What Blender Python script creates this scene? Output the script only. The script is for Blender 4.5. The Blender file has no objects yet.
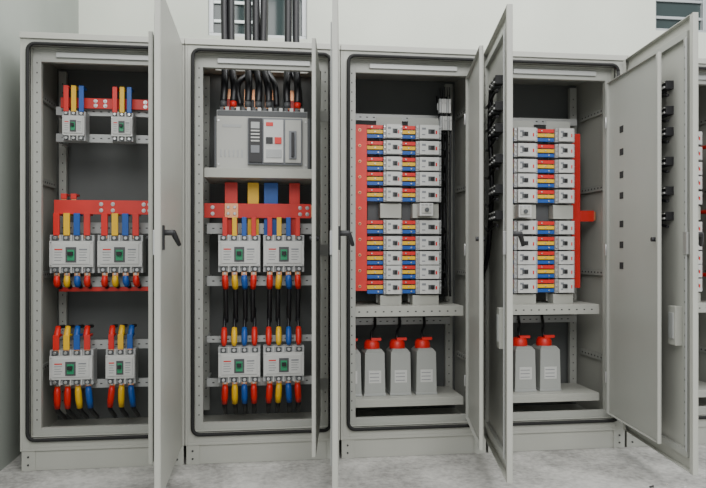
import bpy, bmesh, math, random
from mathutils import Vector, Matrix
random.seed(4)
scene = bpy.context.scene

# ------------------------------------------------------------------ materials
def mat(name, col, rough=0.5, metal=0.0, noise=0.0, nscale=8.0, bump=0.0, spec=0.5):
    m = bpy.data.materials.new(name); m.use_nodes = True
    nt = m.node_tree; b = nt.nodes["Principled BSDF"]
    b.inputs["Base Color"].default_value = (*col, 1)
    b.inputs["Roughness"].default_value = rough
    b.inputs["Metallic"].default_value = metal
    b.inputs["Specular IOR Level"].default_value = spec
    if noise > 0 or bump > 0:
        tc = nt.nodes.new("ShaderNodeTexCoord")
        n = nt.nodes.new("ShaderNodeTexNoise"); n.inputs["Scale"].default_value = nscale
        n.inputs["Detail"].default_value = 8
        nt.links.new(tc.outputs["Object"], n.inputs["Vector"])
        if noise > 0:
            r = nt.nodes.new("ShaderNodeValToRGB")
            r.color_ramp.elements[0].position = 0.3; r.color_ramp.elements[1].position = 0.7
            r.color_ramp.elements[0].color = (*[c*(1-noise) for c in col], 1)
            r.color_ramp.elements[1].color = (*[min(1, c*(1+noise)) for c in col], 1)
            nt.links.new(n.outputs["Fac"], r.inputs["Fac"])
            nt.links.new(r.outputs["Color"], b.inputs["Base Color"])
        if bump > 0:
            bp = nt.nodes.new("ShaderNodeBump"); bp.inputs["Strength"].default_value = bump
            bp.inputs["Distance"].default_value = 0.01
            nt.links.new(n.outputs["Fac"], bp.inputs["Height"])
            nt.links.new(bp.outputs["Normal"], b.inputs["Normal"])
    return m

M = dict(
 paint = mat("cabinet_paint", (0.43,0.432,0.39), 0.42, noise=0.03, nscale=3),
 paint2= mat("inner_panel_paint", (0.36,0.365,0.335), 0.45, noise=0.03, nscale=3),
 back  = mat("back_plate_shaded", (0.13,0.138,0.135), 0.6, noise=0.06, nscale=4),  # cabinet grey darkened to paint in the shade at the back
 rail  = mat("rail_zinc", (0.42,0.43,0.42), 0.4, metal=0.2),
 white = mat("breaker_face", (0.60,0.60,0.58), 0.45),
 lgrey = mat("breaker_side", (0.42,0.43,0.43), 0.5),
 dgrey = mat("breaker_dark", (0.08,0.085,0.09), 0.5),
 acb   = mat("acb_face", (0.46,0.46,0.43), 0.45),
 black = mat("black_plastic", (0.012,0.012,0.014), 0.45),
 cable = mat("cable_black", (0.010,0.010,0.012), 0.4),
 rubber= mat("gasket_rubber", (0.012,0.012,0.012), 0.8),
 red   = mat("red_sleeve", (0.70,0.018,0.012), 0.4),
 redd  = mat("red_busbar", (0.64,0.025,0.018), 0.45, noise=0.08, nscale=12),
 yel   = mat("yellow_sleeve", (0.85,0.50,0.01), 0.4),
 blue  = mat("blue_sleeve", (0.01,0.09,0.38), 0.4),
 green = mat("green_indicator", (0.02,0.30,0.13), 0.4),
 copper= mat("copper", (0.72,0.34,0.18), 0.35, metal=0.8),
 steel = mat("steel_bolt", (0.55,0.55,0.55), 0.3, metal=0.9),
 hole  = mat("perforation_dark", (0.06,0.06,0.06), 0.8),
 sqh   = mat("door_cutout_dark", (0.02,0.02,0.02), 0.8),
 label = mat("label_print", (0.22,0.23,0.25), 0.6),
 cap   = mat("capacitor_case", (0.38,0.39,0.37), 0.5),
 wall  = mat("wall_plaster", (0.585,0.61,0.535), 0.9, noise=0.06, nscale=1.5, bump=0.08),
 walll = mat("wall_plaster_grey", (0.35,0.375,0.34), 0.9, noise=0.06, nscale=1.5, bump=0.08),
 frame = mat("window_aluminium", (0.45,0.47,0.48), 0.4, metal=0.4),
 glass = mat("window_tinted_glass", (0.03,0.045,0.045), 0.08),
 louv  = mat("window_louvre", (0.75,0.8,0.8), 0.4),
 debris= mat("scrap_insulation", (0.55,0.52,0.48), 0.8),
)
# concrete floor
def floor_mat():
    m = bpy.data.materials.new("floor_concrete"); m.use_nodes = True
    nt = m.node_tree; b = nt.nodes["Principled BSDF"]; b.inputs["Roughness"].default_value = 0.9
    tc = nt.nodes.new("ShaderNodeTexCoord")
    n1 = nt.nodes.new("ShaderNodeTexNoise"); n1.inputs["Scale"].default_value = 3.5; n1.inputs["Detail"].default_value = 12; n1.inputs["Roughness"].default_value = 0.65
    n2 = nt.nodes.new("ShaderNodeTexNoise"); n2.inputs["Scale"].default_value = 45; n2.inputs["Detail"].default_value = 8
    mx = nt.nodes.new("ShaderNodeMath"); mx.operation = 'ADD'
    ml = nt.nodes.new("ShaderNodeMath"); ml.operation = 'MULTIPLY'; ml.inputs[1].default_value = 0.5
    r = nt.nodes.new("ShaderNodeValToRGB")
    r.color_ramp.elements[0].position = 0.58; r.color_ramp.elements[0].color = (0.27,0.265,0.25,1)
    r.color_ramp.elements[1].position = 0.92; r.color_ramp.elements[1].color = (0.58,0.57,0.54,1)
    nt.links.new(tc.outputs["Object"], n1.inputs["Vector"]); nt.links.new(tc.outputs["Object"], n2.inputs["Vector"])
    nt.links.new(n2.outputs["Fac"], ml.inputs[0]); nt.links.new(n1.outputs["Fac"], mx.inputs[0]); nt.links.new(ml.outputs[0], mx.inputs[1])
    nt.links.new(mx.outputs[0], r.inputs["Fac"]); nt.links.new(r.outputs["Color"], b.inputs["Base Color"])
    bp = nt.nodes.new("ShaderNodeBump"); bp.inputs["Strength"].default_value = 0.5; bp.inputs["Distance"].default_value = 0.015
    nt.links.new(mx.outputs[0], bp.inputs["Height"]); nt.links.new(bp.outputs["Normal"], b.inputs["Normal"])
    return m
M["floor"] = floor_mat()

# ------------------------------------------------------------------ mesh builder
class MB:
    def __init__(s, T=None):
        s.bm = bmesh.new(); s.mats = []; s.T = T or Matrix.Identity(4)
    def mi(s, k):
        if k not in s.mats: s.mats.append(k)
        return s.mats.index(k)
    def box(s, x0,x1,y0,y1,z0,z1, m):
        i = s.mi(m)
        vs = [s.bm.verts.new(s.T @ Vector((x,y,z))) for x in (x0,x1) for y in (y0,y1) for z in (z0,z1)]
        for f in ((0,1,3,2),(4,6,7,5),(0,4,5,1),(2,3,7,6),(0,2,6,4),(1,5,7,3)):
            fc = s.bm.faces.new([vs[j] for j in f]); fc.material_index = i
        return vs
    def taper(s, x0,x1,y0,y1,z0,z1,m, ix=0.01, iy=0.01):
        vs = s.box(x0,x1,y0,y1,z0,z1,m)
        cx, cy = (x0+x1)/2, (y0+y1)/2
        for v,(x,y,z) in zip(vs, [(x,y,z) for x in (x0,x1) for y in (y0,y1) for z in (z0,z1)]):
            if z == z1:
                v.co = s.T @ Vector((x + (ix if x<cx else -ix), y + (iy if y<cy else -iy), z))
    def tube(s, pts, r, m, seg=10, radii=None):
        i = s.mi(m); pts = [Vector(p) for p in pts]; rings = []
        up = Vector((0,0,1))
        for k,p in enumerate(pts):
            d = (pts[min(k+1,len(pts)-1)] - pts[max(k-1,0)]).normalized()
            a = d.cross(Vector((0,1,0)) if abs(d.y) < 0.9 else up).normalized(); b = d.cross(a).normalized()
            rr = radii[k] if radii else r
            rings.append([s.bm.verts.new(s.T @ (p + a*rr*math.cos(2*math.pi*j/seg) + b*rr*math.sin(2*math.pi*j/seg))) for j in range(seg)])
        for k in range(len(rings)-1):
            for j in range(seg):
                f = s.bm.faces.new([rings[k][j], rings[k][(j+1)%seg], rings[k+1][(j+1)%seg], rings[k+1][j]])
                f.material_index = i; f.smooth = True
        for rg in (rings[0], rings[-1]):
            f = s.bm.faces.new(rg); f.material_index = i
    def curve(s, p, r, m, n=12, seg=8):
        # Catmull-Rom through the control points
        p = [Vector(q) for q in p]; q = [p[0]*2-p[1]] + p + [p[-1]*2-p[-2]]; out = []
        for k in range(1, len(q)-2):
            for t in [j/n for j in range(n)]:
                out.append(0.5*((2*q[k]) + (q[k+1]-q[k-1])*t + (2*q[k-1]-5*q[k]+4*q[k+1]-q[k+2])*t*t + (3*q[k]-q[k-1]-3*q[k+1]+q[k+2])*t**3))
        out.append(p[-1]); s.tube(out, r, m, seg)
    def finish(s, name, parent=None, bevel=0.0015):
        bm = s.bm; bmesh.ops.recalc_face_normals(bm, faces=bm.faces)
        xs=[v.co.x for v in bm.verts]; ys=[v.co.y for v in bm.verts]; zs=[v.co.z for v in bm.verts]
        o = Vector(((min(xs)+max(xs))/2,(min(ys)+max(ys))/2,min(zs)))
        for v in bm.verts: v.co -= o
        me = bpy.data.meshes.new(name); bm.to_mesh(me); bm.free()
        for k in s.mats: me.materials.append(M[k])
        ob = bpy.data.objects.new(name, me); ob.location = o
        scene.collection.objects.link(ob)
        if parent:
            ob.parent = parent; ob.matrix_parent_inverse = Matrix.Translation(-parent.location)
        if bevel > 0:
            b = ob.modifiers.new("bevel",'BEVEL'); b.width = bevel; b.segments = 2; b.limit_method='ANGLE'; b.angle_limit=math.radians(50)
            b.use_clamp_overlap = True
        return ob

def empty(name, loc):
    e = bpy.data.objects.new(name, None); e.location = loc; e.empty_display_size = 0.1
    scene.collection.objects.link(e); return e

# ------------------------------------------------------------------ room
XL, XR, YB, H = -0.10, 6.2, 1.5, 3.7
b = MB(); b.box(XL-0.2, XR, -6.5, YB+0.2, -0.1, 0, "floor"); b.finish("floor", bevel=0)
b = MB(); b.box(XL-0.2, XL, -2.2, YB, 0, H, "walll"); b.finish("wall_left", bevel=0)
wins = [(0.80,1.52,2.66,3.45),(4.28,5.2,2.84,3.5)]
b = MB(); x = XL
for (a,c,z0,z1) in wins:
    b.box(x, a, YB, YB+0.2, 0, H, "wall"); b.box(a, c, YB, YB+0.2, 0, z0, "wall"); b.box(a, c, YB, YB+0.2, z1, H, "wall"); x = c
b.box(x, XR, YB, YB+0.2, 0, H, "wall"); b.finish("wall_back", bevel=0)
for k,(a,c,z0,z1) in enumerate(wins):
    b = MB(); t=0.035
    b.box(a,c,YB+0.05,YB+0.11,z0,z0+t,"frame"); b.box(a,c,YB+0.05,YB+0.11,z1-t,z1,"frame")
    b.box(a,a+t,YB+0.05,YB+0.11,z0+t,z1-t,"frame"); b.box(c-t,c,YB+0.05,YB+0.11,z0+t,z1-t,"frame")
    mid=(a+c)/2
    b.box(mid-t/2,mid+t/2,YB+0.05,YB+0.11,z0+t,z1-t,"frame")
    b.box(a+t,c-t,YB+0.09,YB+0.095,z0+t,z1-t,"glass")
    for j in range(5):
        zz=z0+0.12+j*0.14
        if zz+0.03<z1-t: b.box(a+t,mid-t/2,YB+0.07,YB+0.088,zz,zz+0.022,"louv" if k==0 else "frame")
    b.finish("window_%d"%(k+1), bevel=0.002)
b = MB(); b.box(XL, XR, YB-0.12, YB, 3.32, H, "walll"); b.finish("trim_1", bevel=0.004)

# ------------------------------------------------------------------ cabinet
W, DEP, TOP = 0.797, 0.60, 2.18
def rrect(x0,x1,z0,z1,r,y,n=6):
    pts=[]
    for cx,cz,a0 in ((x1-r,z1-r,0),(x0+r,z1-r,90),(x0+r,z0+r,180),(x1-r,z0+r,270)):
        for j in range(n+1):
            a=math.radians(a0+90*j/n); pts.append((cx+r*math.cos(a),y,cz+r*math.sin(a)))
    pts.append(pts[0]); return pts

def cabinet(i, outer_end, inner_end, roof_hole=False, door_kit=None, squares=False):
    x0 = 0.8*i; e = empty("electrical_cabinet", (x0+W/2, DEP/2, 0)); X=lambda v:x0+v
    # plinth
    b = MB()
    b.box(X(0.012),X(W-0.012),0.012,0.03,0,0.1,"paint"); b.box(X(0.012),X(W-0.012),DEP-0.03,DEP-0.012,0,0.1,"paint")
    b.box(X(0.012),X(0.03),0.03,DEP-0.03,0,0.1,"paint"); b.box(X(W-0.03),X(W-0.012),0.03,DEP-0.03,0,0.1,"paint")
    b.box(X(0.005),X(0.07),0.006,0.012,0,0.1,"paint"); b.box(X(W-0.07),X(W-0.005),0.006,0.012,0,0.1,"paint")
    for px in (0.037,W-0.037):
        for pz in (0.03,0.07): b.tube([(X(px),0.007,pz),(X(px),0.0,pz)],0.005,"hole")
    b.finish("plinth", e)
    # shell
    b = MB(); t=0.012
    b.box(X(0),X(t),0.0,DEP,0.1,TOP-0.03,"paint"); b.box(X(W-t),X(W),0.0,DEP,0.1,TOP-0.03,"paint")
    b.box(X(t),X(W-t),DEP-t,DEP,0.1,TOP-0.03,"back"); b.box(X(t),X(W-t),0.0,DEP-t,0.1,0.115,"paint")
    if roof_hole:
        b.box(X(0),X(W),-0.012,0.22,TOP-0.03,TOP,"paint"); b.box(X(0),X(W),0.5,DEP,TOP-0.03,TOP,"paint")
        b.box(X(0),X(0.12),0.22,0.5,TOP-0.03,TOP,"paint"); b.box(X(0.66),X(W),0.22,0.5,TOP-0.03,TOP,"paint")
    else:
        b.box(X(0),X(W),-0.012,DEP,TOP-0.03,TOP,"paint")
        b.box(X(0.18),X(0.62),0.15,0.5,TOP,TOP+0.03,"paint")
    for bx in (0.05,W-0.05): b.tube([(X(bx),0.06,TOP),(X(bx),0.06,TOP+0.012)],0.014,"steel")
    b.finish("shell", e)
    # front frame (folded steel) with opening
    b = MB()
    ox0,ox1,oz0,oz1 = 0.045,0.735,0.165,2.115
    b.box(X(t),X(ox0),0.0,0.02,0.115,TOP-0.03,"paint"); b.box(X(ox1),X(W-t),0.0,0.02,0.115,TOP-0.03,"paint")
    b.box(X(ox0),X(ox1),0.0,0.02,0.115,oz0,"paint"); b.box(X(ox0),X(ox1),0.0,0.02,oz1,TOP-0.03,"paint")
    # returned lips
    b.box(X(ox0-0.004),X(ox0),-0.012,0.05,oz0,oz1,"paint"); b.box(X(ox1),X(ox1+0.004),-0.012,0.05,oz0,oz1,"paint")
    b.box(X(ox0),X(ox1),-0.012,0.05,oz1,oz1+0.004,"paint"); b.box(X(ox0),X(ox1),-0.012,0.05,oz0-0.004,oz0,"paint")
    b.finish("front_frame", e)
    b = MB(); b.tube(rrect(X(ox0-0.006),X(ox1+0.008),oz0-0.008,oz1+0.008,0.035,-0.013),0.0095,"rubber",8); b.finish("door_gasket", e, bevel=0)
    # inner frame: posts, header, sill
    b = MB()
    for y in (0.05,0.50):
        for a,c in ((0.045,0.085),(0.70,0.745)):
            b.box(X(a),X(c),y,y+0.03,0.165,2.115,"paint2")
            z=0.24
            while z<2.05:
                b.box(X((a+c)/2-0.003),X((a+c)/2+0.003),y-0.001,y+0.001,z,z+0.008,"hole"); z+=0.05
    b.box(X(0.085),X(0.70),0.05,0.08,2.05,2.115,"paint2"); b.box(X(0.085),X(0.70),0.05,0.08,0.165,0.20,"paint2")
    b.box(X(0.16),X(0.64),0.035,0.05,2.072,2.096,"rail")
    for s in (0.014,W-0.03):
        for z in (0.45,0.95,1.45,1.9):
            b.box(X(s),X(s+0.014),0.08,0.50,z,z+0.035,"paint2")
            y=0.1
            while y<0.48:
                zz=z+0.012; xx = s+0.014 if s<0.3 else s
                b.box(X(xx-0.001),X(xx+0.001),y,y+0.014,zz,zz+0.01,"hole"); y+=0.04
    b.finish("inner_frame", e)
    def dmat(hx,hy,ex,ey):
        d=Vector((ex-hx,ey-hy,0)).normalized(); n=Vector((d.y,-d.x,0))
        return Matrix(((d.x,n.x,0,hx),(d.y,n.y,0,hy),(0,0,1,0),(0,0,0,1)))
    if outer_end is not None:
        w=0.775; z0,z1=0.11,2.145
        b = MB(dmat(x0+0.788,-0.03,outer_end[0],outer_end[1]))
        b.box(0,w,0,0.003,z0,z1,"paint")
        r=0.024
        b.box(0,0.004,0.003,r,z0,z1,"paint"); b.box(w-0.004,w,0.003,r,z0,z1,"paint")
        b.box(0.004,w-0.004,0.003,r,z0,z0+0.004,"paint"); b.box(0.004,w-0.004,0.003,r,z1-0.004,z1,"paint")
        b.box(w-0.03,w-0.004,r-0.003,r,z0,z1,"paint"); b.box(0.004,0.03,r-0.003,r,z0,z1,"paint")
        # stiffener frame inside
        for a in (0.06,w-0.09):
            b.box(a,a+0.03,0.003,0.022,z0+0.06,z1-0.06,"paint2")
            z=z0+0.1
            while z<z1-0.1:
                b.box(a+0.011,a+0.019,0.0215,0.023,z,z+0.010,"hole"); z+=0.05
        b.box(0.09,w-0.09,0.003,0.022,z0+0.06,z0+0.09,"paint2"); b.box(0.09,w-0.09,0.003,0.022,z1-0.09,z1-0.06,"paint2")
        # hinges
        for z in (0.3,1.1,1.95): b.tube([(0.0,0.03,z-0.04),(0.0,0.03,z+0.04)],0.007,"steel")
        b.finish("outer_door", e, bevel=0.001)
        # handle + rod latch
        b = MB(dmat(x0+0.788,-0.03,outer_end[0],outer_end[1]))
        b.box(w-0.070,w-0.048,-0.008,0,1.10,1.20,"black")
        b.tube([(w-0.058,-0.008,1.17),(w-0.058,-0.045,1.17)],0.012,"black")
        b.tube([(w-0.058,-0.04,1.175),(w-0.075,-0.05,1.15),(w-0.10,-0.062,1.12)],0.011,"black",radii=[0.012,0.011,0.008])
        b.box(w-0.07,w-0.035,0.003,0.035,1.08,1.18,"steel")
        b.box(w-0.056,w-0.048,0.026,0.032,0.2,1.08,"rail"); b.box(w-0.056,w-0.048,0.026,0.032,1.18,2.05,"rail")
        b.finish("door_handle", e)
        if door_kit:
            b = MB(dmat(x0+0.788,-0.03,outer_end[0],outer_end[1]))
            for z in (1.88,1.76,1.66,1.52,1.38,1.26):
                for k,a in enumerate((0.36,0.43,0.50)):
                    h = 0.04
                    b.box(a,a+0.052,0.003,0.04,z-h/2,z+h/2,"black" if k!=1 else "dgrey")
                    b.box(a+0.008,a+0.044,0.04,0.047,z-h/2+0.006,z-h/2+0.014,"white")
                    b.box(a+0.008,a+0.044,0.04,0.045,z+h/2-0.010,z+h/2-0.004,"acb")
                b.curve([(0.16,0.03,z-0.05),(0.30,0.035,z-0.065),(0.45,0.03,z-0.040),(0.55,0.03,z-0.050)],0.007,"cable")
            b.curve([(0.36,0.03,1.9),(0.34,0.035,1.7),(0.37,0.03,1.4),(0.25,0.03,1.1),(0.05,0.035,0.95)],0.012,"cable")
            b.box(0.56,0.635,0.003,0.035,0.66,0.84,"paint"); b.box(0.572,0.62,0.035,0.040,0.69,0.81,"rail")
            b.finish("door_instruments", e)
    if inner_end is not None:
        w=0.60; z0,z1=0.20,2.02; hx=x0+0.69
        b = MB(dmat(hx,-0.02,inner_end[0],inner_end[1]))
        b.box(0,w,0,0.003,z0,z1,"paint2"); r=0.018
        b.box(0,0.003,0.003,r,z0,z1,"paint2"); b.box(w-0.003,w,0.003,r,z0,z1,"paint")
        b.box(0.003,w-0.003,0.003,r,z0,z0+0.003,"paint2"); b.box(0.003,w-0.003,0.003,r,z1-0.003,z1,"paint2")
        b.box(w-0.02,w-0.003,r-0.003,r,z0,z1,"paint2")
        if squares:
            for z in (1.72,1.60,1.48,1.37,1.22,1.11,1.0): b.box(0.14,0.185,-0.002,0.005,z,z+0.035,"sqh")
        b.tube([(w-0.04,-0.012,1.15),(w-0.04,0.03,1.15)],0.011,"black")
        for z in (0.4,1.1,1.8):
            b.tube([(0.0,0.022,z-0.03),(0.0,0.022,z+0.03)],0.006,"steel")
        b.finish("inner_door", e, bevel=0.001)
        b = MB()
        for z in (0.4,1.1,1.8): b.box(hx-0.004,x0+0.735,-0.012,-0.006,z-0.03,z+0.03,"paint2")
        b.finish("hinge_brackets", e, bevel=0.001)
    return e, x0

c1,_ = cabinet(0, (0.792,-0.8), (0.737,-0.66))
c2,_ = cabinet(1, (1.498,-0.8), (1.421,-0.62), roof_hole=True)
c3,_ = cabinet(2, (2.243,-0.8), (2.185,-0.56), door_kit=True)
c4,_ = cabinet(3, (3.09,-0.8), (3.03,-0.60), door_kit=True, squares=True)
c5,_ = cabinet(4, None, None)
cur = [c1]

def rails(e, x0, zs, a=0.085, c=0.70, y=0.30, key="rail"):
    b = MB()
    for z0,z1 in zs:
        b.box(x0+a,x0+c,y,y+0.004,z0,z1,key)
        b.box(x0+a,x0+c,y+0.004,y+0.025,z1-0.004,z1,key); b.box(x0+a,x0+c,y+0.004,y+0.025,z0,z0+0.004,key)
        x=x0+a+0.03
        while x<x0+c-0.03:
            b.box(x,x+0.012,y-0.001,y+0.001,(z0+z1)/2-0.003,(z0+z1)/2+0.003,"hole"); x+=0.04
        for xx in (a,c-0.012): b.box(x0+xx,x0+xx+0.012,y+0.025,0.50,z0,z1,key)
    return b.finish("mounting_rails", e, bevel=0.0008)

# ------------------------------------------------------------------ components
def mccb(x0,x1,z0,z1,poles=4,yf=0.19,yb=0.298,tog=0.5):
    b = MB(); w=x1-x0; h=z1-z0
    b.box(x0,x1,yf+0.022,yb,z0,z1,"lgrey")                       # base
    b.box(x0+0.002,x1-0.002,yf+0.006,yf+0.022,z0+h*0.16,z1-h*0.16,"white")  # cover
    b.box(x0+w*0.08,x1-w*0.08,yf,yf+0.006,z0+h*0.24,z1-h*0.24,"white")    # raised fascia
    p=w/poles
    for k in range(poles):
        cx=x0+p*(k+0.5)
        for zt in (z0+h*0.08, z1-h*0.08):
            b.box(cx-p*0.28,cx+p*0.28,yf+0.012,yf+0.022,zt-h*0.06,zt+h*0.06,"dgrey")
            b.tube([(cx,yf+0.012,zt),(cx,yf+0.006,zt)],min(0.009,p*0.2),"steel",8)
        if k: 
            b.box(x0+p*k-0.003,x0+p*k+0.003,yf+0.004,yf+0.022,z0,z0+h*0.16,"white")
            b.box(x0+p*k-0.003,x0+p*k+0.003,yf+0.004,yf+0.022,z1-h*0.16,z1,"white")
    cx=x0+w*tog; cz=(z0+z1)/2-h*0.02; tw=max(0.016,w*0.12)
    b.box(cx-tw,cx+tw,yf-0.003,yf,cz-h*0.20,cz+h*0.20,"dgrey")
    b.box(cx-tw*0.65,cx+tw*0.65,yf-0.006,yf-0.003,cz-h*0.15,cz+h*0.13,"green")
    b.box(cx-tw*0.45,cx+tw*0.45,yf-0.024,yf-0.006,cz-h*0.02,cz+h*0.08,"black")
    for s,sd in ((x0+w*0.13,1),(x1-w*0.32,0)):
        b.box(s,s+w*0.18,yf-0.001,yf,cz+h*0.12,cz+h*0.155,"red" if sd else "label")
        for j in range(4): b.box(s,s+w*(0.18-0.03*(j%2)),yf-0.001,yf,cz+h*0.06-j*h*0.07,cz+h*0.075-j*h*0.07,"label")
    for (sx,sz) in ((0.05,0.2),(0.95,0.2),(0.05,0.8),(0.95,0.8)):
        b.tube([(x0+w*sx,yf+0.006,z0+h*sz),(x0+w*sx,yf+0.003,z0+h*sz)],0.004,"steel",8)
    return b.finish("molded_case_circuit_breaker", bevel=0.0012)

ORD = ["red","yel","blue","red"]
def strips(x0,x1,z0,z1,poles=4,y=0.225,order=None,name="phase_connection_bars",wf=0.6):
    order = order or ORD; b = MB(); p=(x1-x0)/poles
    for k in range(poles):
        cx=x0+p*(k+0.5); hw=p*wf/2; c=order[k%len(order)]
        b.box(cx-hw,cx+hw,y,y+0.012,z0+0.012,z1,c)
        b.box(cx-hw*0.9,cx+hw*0.9,y+0.003,y+0.009,z0-0.004,z0+0.012,"copper")
        b.box(cx-hw,cx+hw,y+0.012,y+0.07,z1-0.012,z1,c)
    return b.finish(name, cur[0], bevel=0.002)

def boots(x0,x1,ztop,zlen,poles=4,y=0.235,order=None,endz=None,bend=0.0,yend=0.40):
    """coloured heat-shrink boots on lugs that continue as black cable"""
    order = order or ORD; b = MB(); p=(x1-x0)/poles
    for k in range(poles):
        cx=x0+p*(k+0.5); c=order[k%len(order)]; dx=bend*(k-(poles-1)/2)+random.uniform(-0.006,0.006)
        r=min(0.018,p*0.36)
        b.box(cx-r*0.8,cx+r*0.8,y,y+0.006,ztop-0.03,ztop,"copper")
        b.tube([(cx,y-0.002,ztop-0.012),(cx,y-0.009,ztop-0.012)],0.007,"steel",6)
        zb=ztop-0.02-zlen
        b.tube([(cx,y,ztop-0.022),(cx+dx*0.2,y,ztop-0.05),(cx+dx*0.7,y+0.01,ztop-0.03-zlen*0.6),(cx+dx,y+0.02,zb)],r,c,10,radii=[r*0.75,r,r,r*0.85])
        ez = endz if endz is not None else zb-0.1
        b.curve([(cx+dx,y+0.02,zb+0.01),(cx+dx*1.1,y+0.04,(zb+ez)/2+0.02),(cx+dx*1.2,yend,ez)],r*0.72,"cable",6)
    return b.finish("cable_lug_set", cur[0], bevel=0)

def busbar(x0,x1,z0,z1,y,key="redd",name="busbar",bolts=()):
    b = MB(); b.box(x0,x1,y,y+0.012,z0,z1,key); b.box(x1,x1+0.012,y+0.002,y+0.010,z0+0.006,z1-0.006,"copper")
    for bx in bolts:
        for bz in (z0+(z1-z0)*0.28,z0+(z1-z0)*0.72):
            b.tube([(bx,y,bz),(bx,y-0.003,bz)],0.011,"steel",12); b.tube([(bx,y-0.003,bz),(bx,y-0.009,bz)],0.006,"steel",6)
    # insulating stand-offs to rail
    for sx in (x0+0.03,x1-0.03): b.tube([(sx,y+0.012,(z0+z1)/2),(sx,0.49,(z0+z1)/2)],0.014,"red",10)
    return b.finish(name, cur[0], bevel=0.0015)
def upper_boots(x0,xs,z0,z1,cols,back=0.17):
    """short coloured sleeves entering the breaker tops; cable turns back behind them"""
    b = MB()
    for x,c in zip(xs,cols):
        b.tube([(x0+x,0.225,z0),(x0+x,0.228,z0+0.02),(x0+x,0.24,z1-0.03),(x0+x,0.255,z1)],0.016,c,10,radii=[0.010,0.016,0.017,0.014])
        b.curve([(x0+x,0.253,z1-0.006),(x0+x,0.28,z1+min(0.06,back*0.4)),(x0+x,0.36,z1+back)],0.010,"cable",8)
    return b.finish("cable_lug_set", cur[0], bevel=0)

# ---- cabinet 1
rails(c1,0,[(1.83,1.875),(1.685,1.73),(1.19,1.25),(0.90,0.955),(0.56,0.61),(0.35,0.395)])
busbar(0.12,0.60,1.862,1.918,0.262,bolts=(0.30,0.35,0.56))
for a,c in ((0.144,0.260),(0.393,0.505)):
    mccb(a,c,1.68,1.835,3); strips(a,c,1.82,1.97,3,y=0.20,order=["red","yel","blue"],wf=0.66)
busbar(0.10,0.62,1.29,1.365,0.212,bolts=(0.34,0.40,0.56,0.59))
for a,c in ((0.079,0.305),(0.322,0.556)):
    mccb(a,c,0.978,1.18,4); strips(a+0.01,c-0.01,1.165,1.295,4,y=0.200,order=["red","yel","blue","redd"],wf=0.62)
    boots(a+0.01,c-0.01,0.985,0.055,4,y=0.212,order=["red","yel","blue","red"],endz=0.90,yend=0.29)
strips(0.12,0.22,1.36,1.40,2,y=0.226,order=["redd","redd"])
busbar(0.10,0.60,0.875,0.898,0.30)
mccb(0.079,0.30,0.386,0.571,4); mccb(0.364,0.517,0.386,0.571,3)
boots(0.085,0.295,0.395,0.12,4,order=["red","red","yel","blue"],endz=0.17,bend=0.006)
boots(0.368,0.513,0.395,0.12,3,order=["red","yel","blue"],endz=0.17,bend=0.012)
strips(0.085,0.295,0.56,0.65,4,y=0.205,order=["red","yel","blue","redd"]); strips(0.368,0.513,0.56,0.65,3,y=0.205,order=["red","yel","blue"])
upper_boots(0,[0.11,0.16,0.21,0.26],0.62,0.69,["red","yel","blue","red"],back=-0.01)
upper_boots(0,[0.39,0.44,0.49],0.62,0.69,["red","yel","blue"],back=-0.01)

# ---- cabinet 2
cur[0]=c2
X2=0.8
rails(c2,X2,[(1.19,1.25),(0.90,0.955),(0.585,0.62),(0.34,0.385)])
# air circuit breaker
b = MB(); a,c,z0,z1 = X2+0.148,X2+0.635,1.54,1.855
b.box(a,c,0.17,0.46,z0,z1,"lgrey"); b.box(a,c,0.155,0.17,z0,z1-0.035,"acb")
b.box(a+0.004,c-0.004,0.162,0.17,z1-0.033,z1-0.004,"dgrey")
b.box(a-0.012,a,0.15,0.46,z0,z1-0.04,"dgrey"); b.box(c,c+0.012,0.15,0.46,z0,z1-0.04,"dgrey")
b.box(a+0.165,c-0.03,0.135,0.155,z0+0.02,z1-0.045,"label")      # control surround
b.box(a+0.17,a+0.243,0.120,0.135,z0+0.03,z1-0.05,"black")             # trip unit
b.box(a+0.182,a+0.228,0.117,0.120,z1-0.105,z1-0.07,"lgrey"); b.box(a+0.182,a+0.228,0.117,0.120,z0+0.08,z0+0.12,"label")
for j in range(4): b.box(a+0.182,a+0.228,0.117,0.120,z0+0.14+j*0.018,z0+0.148+j*0.018,"white")
b.box(a+0.25,a+0.355,0.122,0.135,z0+0.03,z1-0.055,"white"); b.box(a+0.262,a+0.30,0.118,0.122,z1-0.09,z1-0.07,"red")
b.box(a+0.262,a+0.298,0.116,0.122,z0+0.13,z0+0.165,"black"); b.box(a+0.308,a+0.345,0.116,0.122,z0+0.13,z0+0.165,"red")
b.box(a+0.262,a+0.345,0.118,0.122,z0+0.055,z0+0.10,"lgrey")
b.box(a+0.365,a+0.45,0.122,0.135,z0+0.03,z1-0.055,"acb"); b.box(a+0.385,a+0.425,0.112,0.122,z0+0.05,z0+0.20,"label"); b.box(a+0.397,a+0.412,0.098,0.112,z0+0.06,z0+0.19,"black")
for j in range(6): b.box(a+0.02+j*0.022,a+0.028+j*0.022,0.152,0.155,z0+0.06,z0+0.10,"lgrey")
b.box(a+0.03,a+0.13,0.153,0.155,z1-0.095,z1-0.08,"lgrey")
for j in range(16): b.box(a+0.015+j*0.029,a+0.034+j*0.029,0.19,0.22,z1,z1+0.022,"white" if j%2 else "dgrey")
for sx in (a+0.01,c-0.01):
    for sz in (z0+0.02,z1-0.06): b.tube([(sx,0.155,sz),(sx,0.150,sz)],0.006,"steel",8)
b.finish("air_circuit_breaker", bevel=0.002)
b = MB(); b.box(X2+0.085,X2+0.70,0.13,0.50,1.487,1.538,"paint"); b.finish("breaker_shelf", c2)
b = MB()
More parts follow.
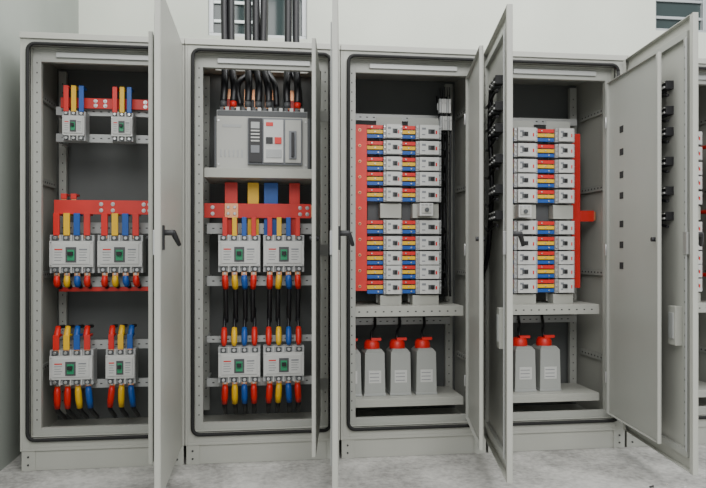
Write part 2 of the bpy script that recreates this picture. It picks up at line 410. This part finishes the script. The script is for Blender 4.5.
for k,(xx,cc) in enumerate(((0.20,"red"),(0.32,"dgrey"),(0.435,"dgrey"),(0.555,"red"))):
    b.box(X2+xx-0.03,X2+xx+0.03,0.30,0.312,1.880,2.00,"copper")
    b.box(X2+xx-0.026,X2+xx+0.026,0.285,0.30,1.88,1.94,cc)
    b.box(X2+xx-0.03,X2+xx+0.03,0.312,0.50,1.99,2.00,"copper")
b.finish("terminal_bars", c2, bevel=0.001)
b = MB()
TX=[0.18,0.218,0.31,0.355,0.40,0.535,0.58]
for k,tx in enumerate(TX):
    off=random.uniform(-0.006,0.006); yy=0.235; lx=0.5*(0.18+0.068*k)+0.5*tx
    b.curve([(X2+lx,yy,1.915),(X2+lx+off,yy+0.01,2.0),(X2+tx+off,yy+0.06,2.16),(X2+tx,yy+0.07,2.5),(X2+tx+off*0.5,yy+0.075,3.0),(X2+tx,yy+0.08,3.7)],0.0195,"cable",10,10)
    b.tube([(X2+lx,yy,1.885),(X2+lx,yy,1.92)],0.019,"red" if k in (1,6) else "dgrey",10)
    b.box(X2+lx-0.014,X2+lx+0.014,yy-0.004,yy+0.004,1.880,1.888,"copper")
for lx,tx in ((0.27,0.36),(0.47,0.41),(0.60,0.545)):
    b.curve([(X2+lx,0.26,1.90),(X2+lx-0.01,0.265,2.02),(X2+tx,0.33,2.17),(X2+tx,0.36,2.6),(X2+tx,0.36,3.7)],0.016,"cable",10,8)
b.finish("power_cable_bundle", bevel=0)
busbar(X2+0.075,X2+0.66,1.277,1.357,0.250,bolts=(X2+0.12,X2+0.60,X2+0.64))
b = MB()
for xa,xb,cc in ((0.185,0.255,"redd"),(0.31,0.372,"yel"),(0.40,0.478,"blue"),(0.54,0.60,"redd")):
    b.box(X2+xa,X2+xb,0.268,0.280,1.18,1.475,cc)      # risers pass behind the main bar
    b.box(X2+xa+0.008,X2+xb-0.008,0.262,0.268,1.30,1.335,"copper")
for xa in (0.205,0.24):
    for zz in (1.30,1.335): b.tube([(X2+xa,0.244,zz),(X2+xa,0.236,zz)],0.009,"steel",10)
b.box(X2+0.185,X2+0.26,0.244,0.249,1.277,1.357,"copper")
b.finish("riser_busbars", c2, bevel=0.002)
for a,c in ((0.153,0.380),(0.396,0.620)):
    mccb(X2+a,X2+c,0.98,1.182,4); strips(X2+a+0.01,X2+c-0.01,1.165,1.28,4,y=0.205,order=["redd","yel","blue","redd"],wf=0.5)
    boots(X2+a+0.01,X2+c-0.01,0.985,0.075,4,y=0.212,order=["red","yel","blue","red"],endz=0.70,yend=0.30)
    mccb(X2+a,X2+c,0.378,0.570,4)
    upper_boots(X2,[a+0.03+j*0.055 for j in range(4)],0.575,0.67,["red","yel","blue","red"],back=0.10)
    boots(X2+a+0.01,X2+c-0.01,0.385,0.11,4,order=["red","yel","blue","red"],endz=0.17,bend=0.004)

# ---- cabinets 3, 4, 5: distribution columns
ROWS = [1.763,1.673,1.583,1.499,1.409, 1.229,1.139,1.055,0.976,0.892]
def bank(x0,x1,flip=False,yf=0.17):
    b = MB(); w=x1-x0
    for z in ROWS:
        h=0.078
        b.box(x0,x1,yf+0.02,0.279,z-h/2,z+h/2,"lgrey")
        b.box(x0+w*0.12,x1-w*0.12,yf,yf+0.02,z-h/2+0.002,z+h/2-0.002,"white")
        for k in range(3):
            zz=z-h/2+h*(k+0.5)/3
            for sx in (x0+w*0.055,x1-w*0.055): b.tube([(sx,yf+0.02,zz),(sx,yf+0.014,zz)],0.006,"steel",6)
        m=x0+w*(0.42 if flip else 0.58)
        b.box(m-w*0.13,m+w*0.13,yf-0.002,yf,z-0.013,z+0.013,"dgrey"); b.box(m-w*0.03,m+w*0.09,yf-0.014,yf-0.002,z-0.008,z+0.008,"black")
        b.box(x0+w*0.2,x0+w*0.36,yf-0.001,yf,z+0.010,z+0.022,"label"); b.box(x0+w*0.2,x0+w*0.33,yf-0.001,yf,z-0.02,z-0.014,"label")
        b.box(x1-w*0.26,x1-w*0.20,yf-0.001,yf,z-0.014,z+0.006,"red")
    return b.finish("circuit_breaker_column", bevel=0.001)
def comb(x0,x1,y=0.205,wires=False):
    b = MB()
    b.box(x0+0.012,x1-0.012,0.262,0.279,0.85,1.80,"dgrey")
    for z in ROWS:
        for k,c in enumerate(("red","yel","blue")):
            zz=z+0.026-k*0.026
            b.box(x0+0.001,x1-0.001,y,y+0.010,zz-0.010,zz+0.010,c)
            xm=x0+(x1-x0)*(0.3+0.2*k)
            b.box(xm-0.008,xm+0.008,y+0.010,0.262,zz-0.0075,zz+0.0075,c)
            b.tube([(xm,y,zz),(xm,y-0.004,zz)],0.005,"steel",6)
    return b.finish("phase_busbar_comb", cur[0], bevel=0.001)
def vbus(x0,x1,y=0.15,bolts=True):
    b = MB(); b.box(x0,x1,y,y+0.01,0.875,1.79,"redd")
    z=0.90
    while z<1.78 and bolts:
        b.tube([((x0+x1)/2,y,z),((x0+x1)/2,y-0.002,z)],0.009,"copper",10); b.tube([((x0+x1)/2,y-0.002,z),((x0+x1)/2,y-0.007,z)],0.005,"dgrey",6); z+=0.086
    for z in (0.95,1.33,1.72): b.tube([((x0+x1)/2,y+0.01,z),((x0+x1)/2,0.49,z)],0.012,"red",10)
    return b.finish("earth_busbar", cur[0], bevel=0.0015)
def plates(e,x0,cols):
    b = MB()
    for a,c in cols:
        b.box(x0+a,x0+c,0.28,0.284,0.80,1.86,"paint2")
        b.box(x0+a+0.01,x0+c-0.02,0.20,0.279,1.280,1.360,"paint"); b.box(x0+a+0.01,x0+c-0.02,0.20,0.279,0.79,0.845,"paint")
    b.finish("mounting_plates", e, bevel=0.001)
def capacitor(x,z0=0.285,y=0.26,w=0.125,h=0.27):
    b = MB(); hw=w/2
    b.taper(x-hw,x+hw,y-0.06,y+0.10,z0,z0+h*0.88,"cap",0.004,0.004)
    b.taper(x-hw+0.004,x+hw-0.004,y-0.056,y+0.096,z0+h*0.88,z0+h*0.95,"cap",0.014,0.018)
    b.box(x-hw-0.003,x+hw+0.003,y-0.064,y+0.104,z0,z0+0.012,"rail")
    b.box(x-hw*0.6,x+hw*0.6,y-0.0605,y-0.056,z0+0.07,z0+0.14,"white")
    for j in range(3): b.box(x-hw*0.5,x+hw*0.4,y-0.0615,y-0.060,z0+0.082+j*0.02,z0+0.086+j*0.02,"label")
    b.tube([(x-hw*0.1,y+0.02,z0+h*0.94),(x-hw*0.1,y+0.02,z0+h*1.06),(x-hw*0.1,y+0.02,z0+h*1.12)],0.03,"red",14,radii=[0.046,0.044,0.034])
    b.box(x-hw*0.1-0.008,x+hw*0.75,y-0.012,y+0.012,z0+h*1.115,z0+h*1.17,"red")
    b.curve([(x-hw*0.1,y+0.02,z0+h*1.10),(x,y+0.05,z0+h*1.27),(x+0.03,y+0.12,z0+h*1.40),(x+0.03,0.42,z0+h*1.75)],0.009,"cable",8)
    return b.finish("power_capacitor", bevel=0.004)
def lower(e,x0):
    b = MB()
    b.box(x0+0.085,x0+0.70,0.12,0.124,0.735,0.79,"paint"); b.box(x0+0.085,x0+0.70,0.124,0.50,0.786,0.79,"paint"); b.box(x0+0.085,x0+0.70,0.124,0.14,0.735,0.739,"paint")
    b.box(x0+0.016,x0+0.70,0.12,0.42,0.262,0.284,"paint"); b.box(x0+0.085,x0+0.70,0.12,0.124,0.24,0.262,"paint")
    x=x0+0.11
    while x<x0+0.68: b.box(x,x+0.010,0.119,0.121,0.758,0.765,"hole"); x+=0.045
    b.finish("equipment_shelf", e, bevel=0.001)
    rails(e,x0,[(1.86,1.90),(0.66,0.70)],y=0.40)

X3=1.6; cur[0]=c3
lower(c3,X3); plates(c3,X3,[(0.235,0.385),(0.42,0.60)])
vbus(X3+0.082,X3+0.162); bank(X3+0.262,X3+0.368); bank(X3+0.447,X3+0.592); comb(X3+0.170,X3+0.262); comb(X3+0.368,X3+0.447)
for xx in (0.080,0.215,0.362,0.510): capacitor(X3+xx, w=0.118)
X4=2.4; cur[0]=c4
lower(c4,X4); plates(c4,X4,[(0.20,0.375),(0.45,0.60)])
vbus(X4+0.612,X4+0.665,y=0.285,bolts=False); bank(X4+0.22,X4+0.36,True); bank(X4+0.468,X4+0.585,True); comb(X4+0.36,X4+0.468); comb(X4+0.12,X4+0.22)
for xx in (0.145,0.293,0.443): capacitor(X4+xx, w=0.125)
busbar(X4+0.672,X4+0.76,1.27,1.335,0.30,name="busbar")
X5=3.2; cur[0]=c5
lower(c5,X5); bank(X5+0.22,X5+0.36); bank(X5+0.45,X5+0.585); comb(X5+0.36,X5+0.45); vbus(X5+0.60,X5+0.68)
plates(c5,X5,[(0.20,0.375),(0.43,0.60)])

def side_wiring(e,x0,a,c):
    b = MB()
    for k in range(7):
        xx=a+(c-a)*k/6; yy=0.30+0.02*(k%3)
        b.curve([(x0+xx,yy,0.83),(x0+xx+random.uniform(-.008,.008),yy,1.1),(x0+xx+random.uniform(-.008,.008),yy+0.01,1.45),(x0+xx,yy,1.80),(x0+xx-0.01,yy+0.05,2.0)],0.007,"cable",6)
    for z in ROWS:
        b.curve([(x0+a-0.02,0.22,z),(x0+a+0.01,0.235,z-0.005),(x0+(a+c)/2,0.30,z-0.03)],0.006,"cable",6)
    return b.finish("control_wiring", e, bevel=0)
side_wiring(c3,X3,0.615,0.675); side_wiring(c4,X4,0.03+0.06,0.115)
def terminals(e,x,z,y=0.26,n=5):
    b = MB(); b.box(x-0.005,x+n*0.014+0.005,y+0.03,y+0.036,z+0.01,z+0.05,"rail")
    for k in range(n):
        b.box(x+k*0.014,x+k*0.014+0.012,y,y+0.03,z-0.01,z+0.07,"white" if k%3 else "lgrey"); b.tube([(x+k*0.014+0.006,y,z+0.045),(x+k*0.014+0.006,y-0.003,z+0.045)],0.004,"steel",6)
        b.curve([(x+k*0.014+0.006,y+0.01,z+0.065),(x+k*0.014+0.012,y+0.03,z+0.12),(x+k*0.014+0.03,y+0.1,z+0.16)],0.003,"cable",6)
    return b.finish("terminal_block", e, bevel=0.0008)
terminals(c3,X3+0.60,1.90); terminals(c3,X3+0.605,1.80)
def aux(e,x,z):
    b = MB(); b.box(x,x+0.075,0.13,0.198,z,z+0.07,"white"); b.box(x+0.01,x+0.065,0.122,0.13,z+0.015,z+0.05,"acb"); b.tube([(x+0.037,0.122,z+0.033),(x+0.037,0.112,z+0.033)],0.012,"dgrey",12)
    for k in range(3): b.box(x+0.008+k*0.022,x+0.022+k*0.022,0.127,0.13,z+0.055,z+0.066,"steel")
    return b.finish("auxiliary_relay", e, bevel=0.001)
aux(c3,X3+0.455,1.29); aux(c4,X4+0.225,1.285)

# debris on floor
b = MB()
for k in range(12):
    x=2.95+random.random()*0.35; y=-0.6-random.random()*0.2; L=random.uniform(0.01,0.03); a=random.random()*6
    b.tube([(x,y,0.0045),(x+L*math.cos(a),y+L*math.sin(a),0.0045)],0.0045,random.choice(["debris","hole","debris","white"]),6)
b.finish("wire_offcuts", bevel=0)

# ------------------------------------------------------------------ light
w = bpy.data.worlds.new("overcast"); scene.world = w; w.use_nodes = True
bg = w.node_tree.nodes["Background"]; bg.inputs["Color"].default_value = (0.92,0.96,0.98,1); bg.inputs["Strength"].default_value = 0.92
def area(name,loc,target,size,sy,energy,col=(1,1,1)):
    l = bpy.data.lights.new(name,'AREA'); l.shape='RECTANGLE'; l.size=size; l.size_y=sy; l.energy=energy; l.color=col
    o = bpy.data.objects.new(name,l); o.location=loc
    o.rotation_euler=(Vector(target)-Vector(loc)).to_track_quat('-Z','Y').to_euler(); scene.collection.objects.link(o)
area("added_front_fill",(1.6,-5.5,4.2),(1.8,0,0.9),6,2.5,310,(1.0,0.99,0.97))  # added soft fill lamp behind the camera; no opening is built there
area("ceiling_lamp",(2.5,-0.6,4.6),(2.5,0.8,0),5,1.2,200,(1.0,1.0,0.98))

# ------------------------------------------------------------------ camera
cam = bpy.data.cameras.new("camera"); co = bpy.data.objects.new("camera", cam); scene.collection.objects.link(co)
cam.sensor_width = 36; cam.lens = 690/706*36; cam.shift_y = 0.0085
co.location = (1.19,-3.606,1.1); co.rotation_euler = (math.radians(90),0,math.radians(-7.5))
scene.camera = co
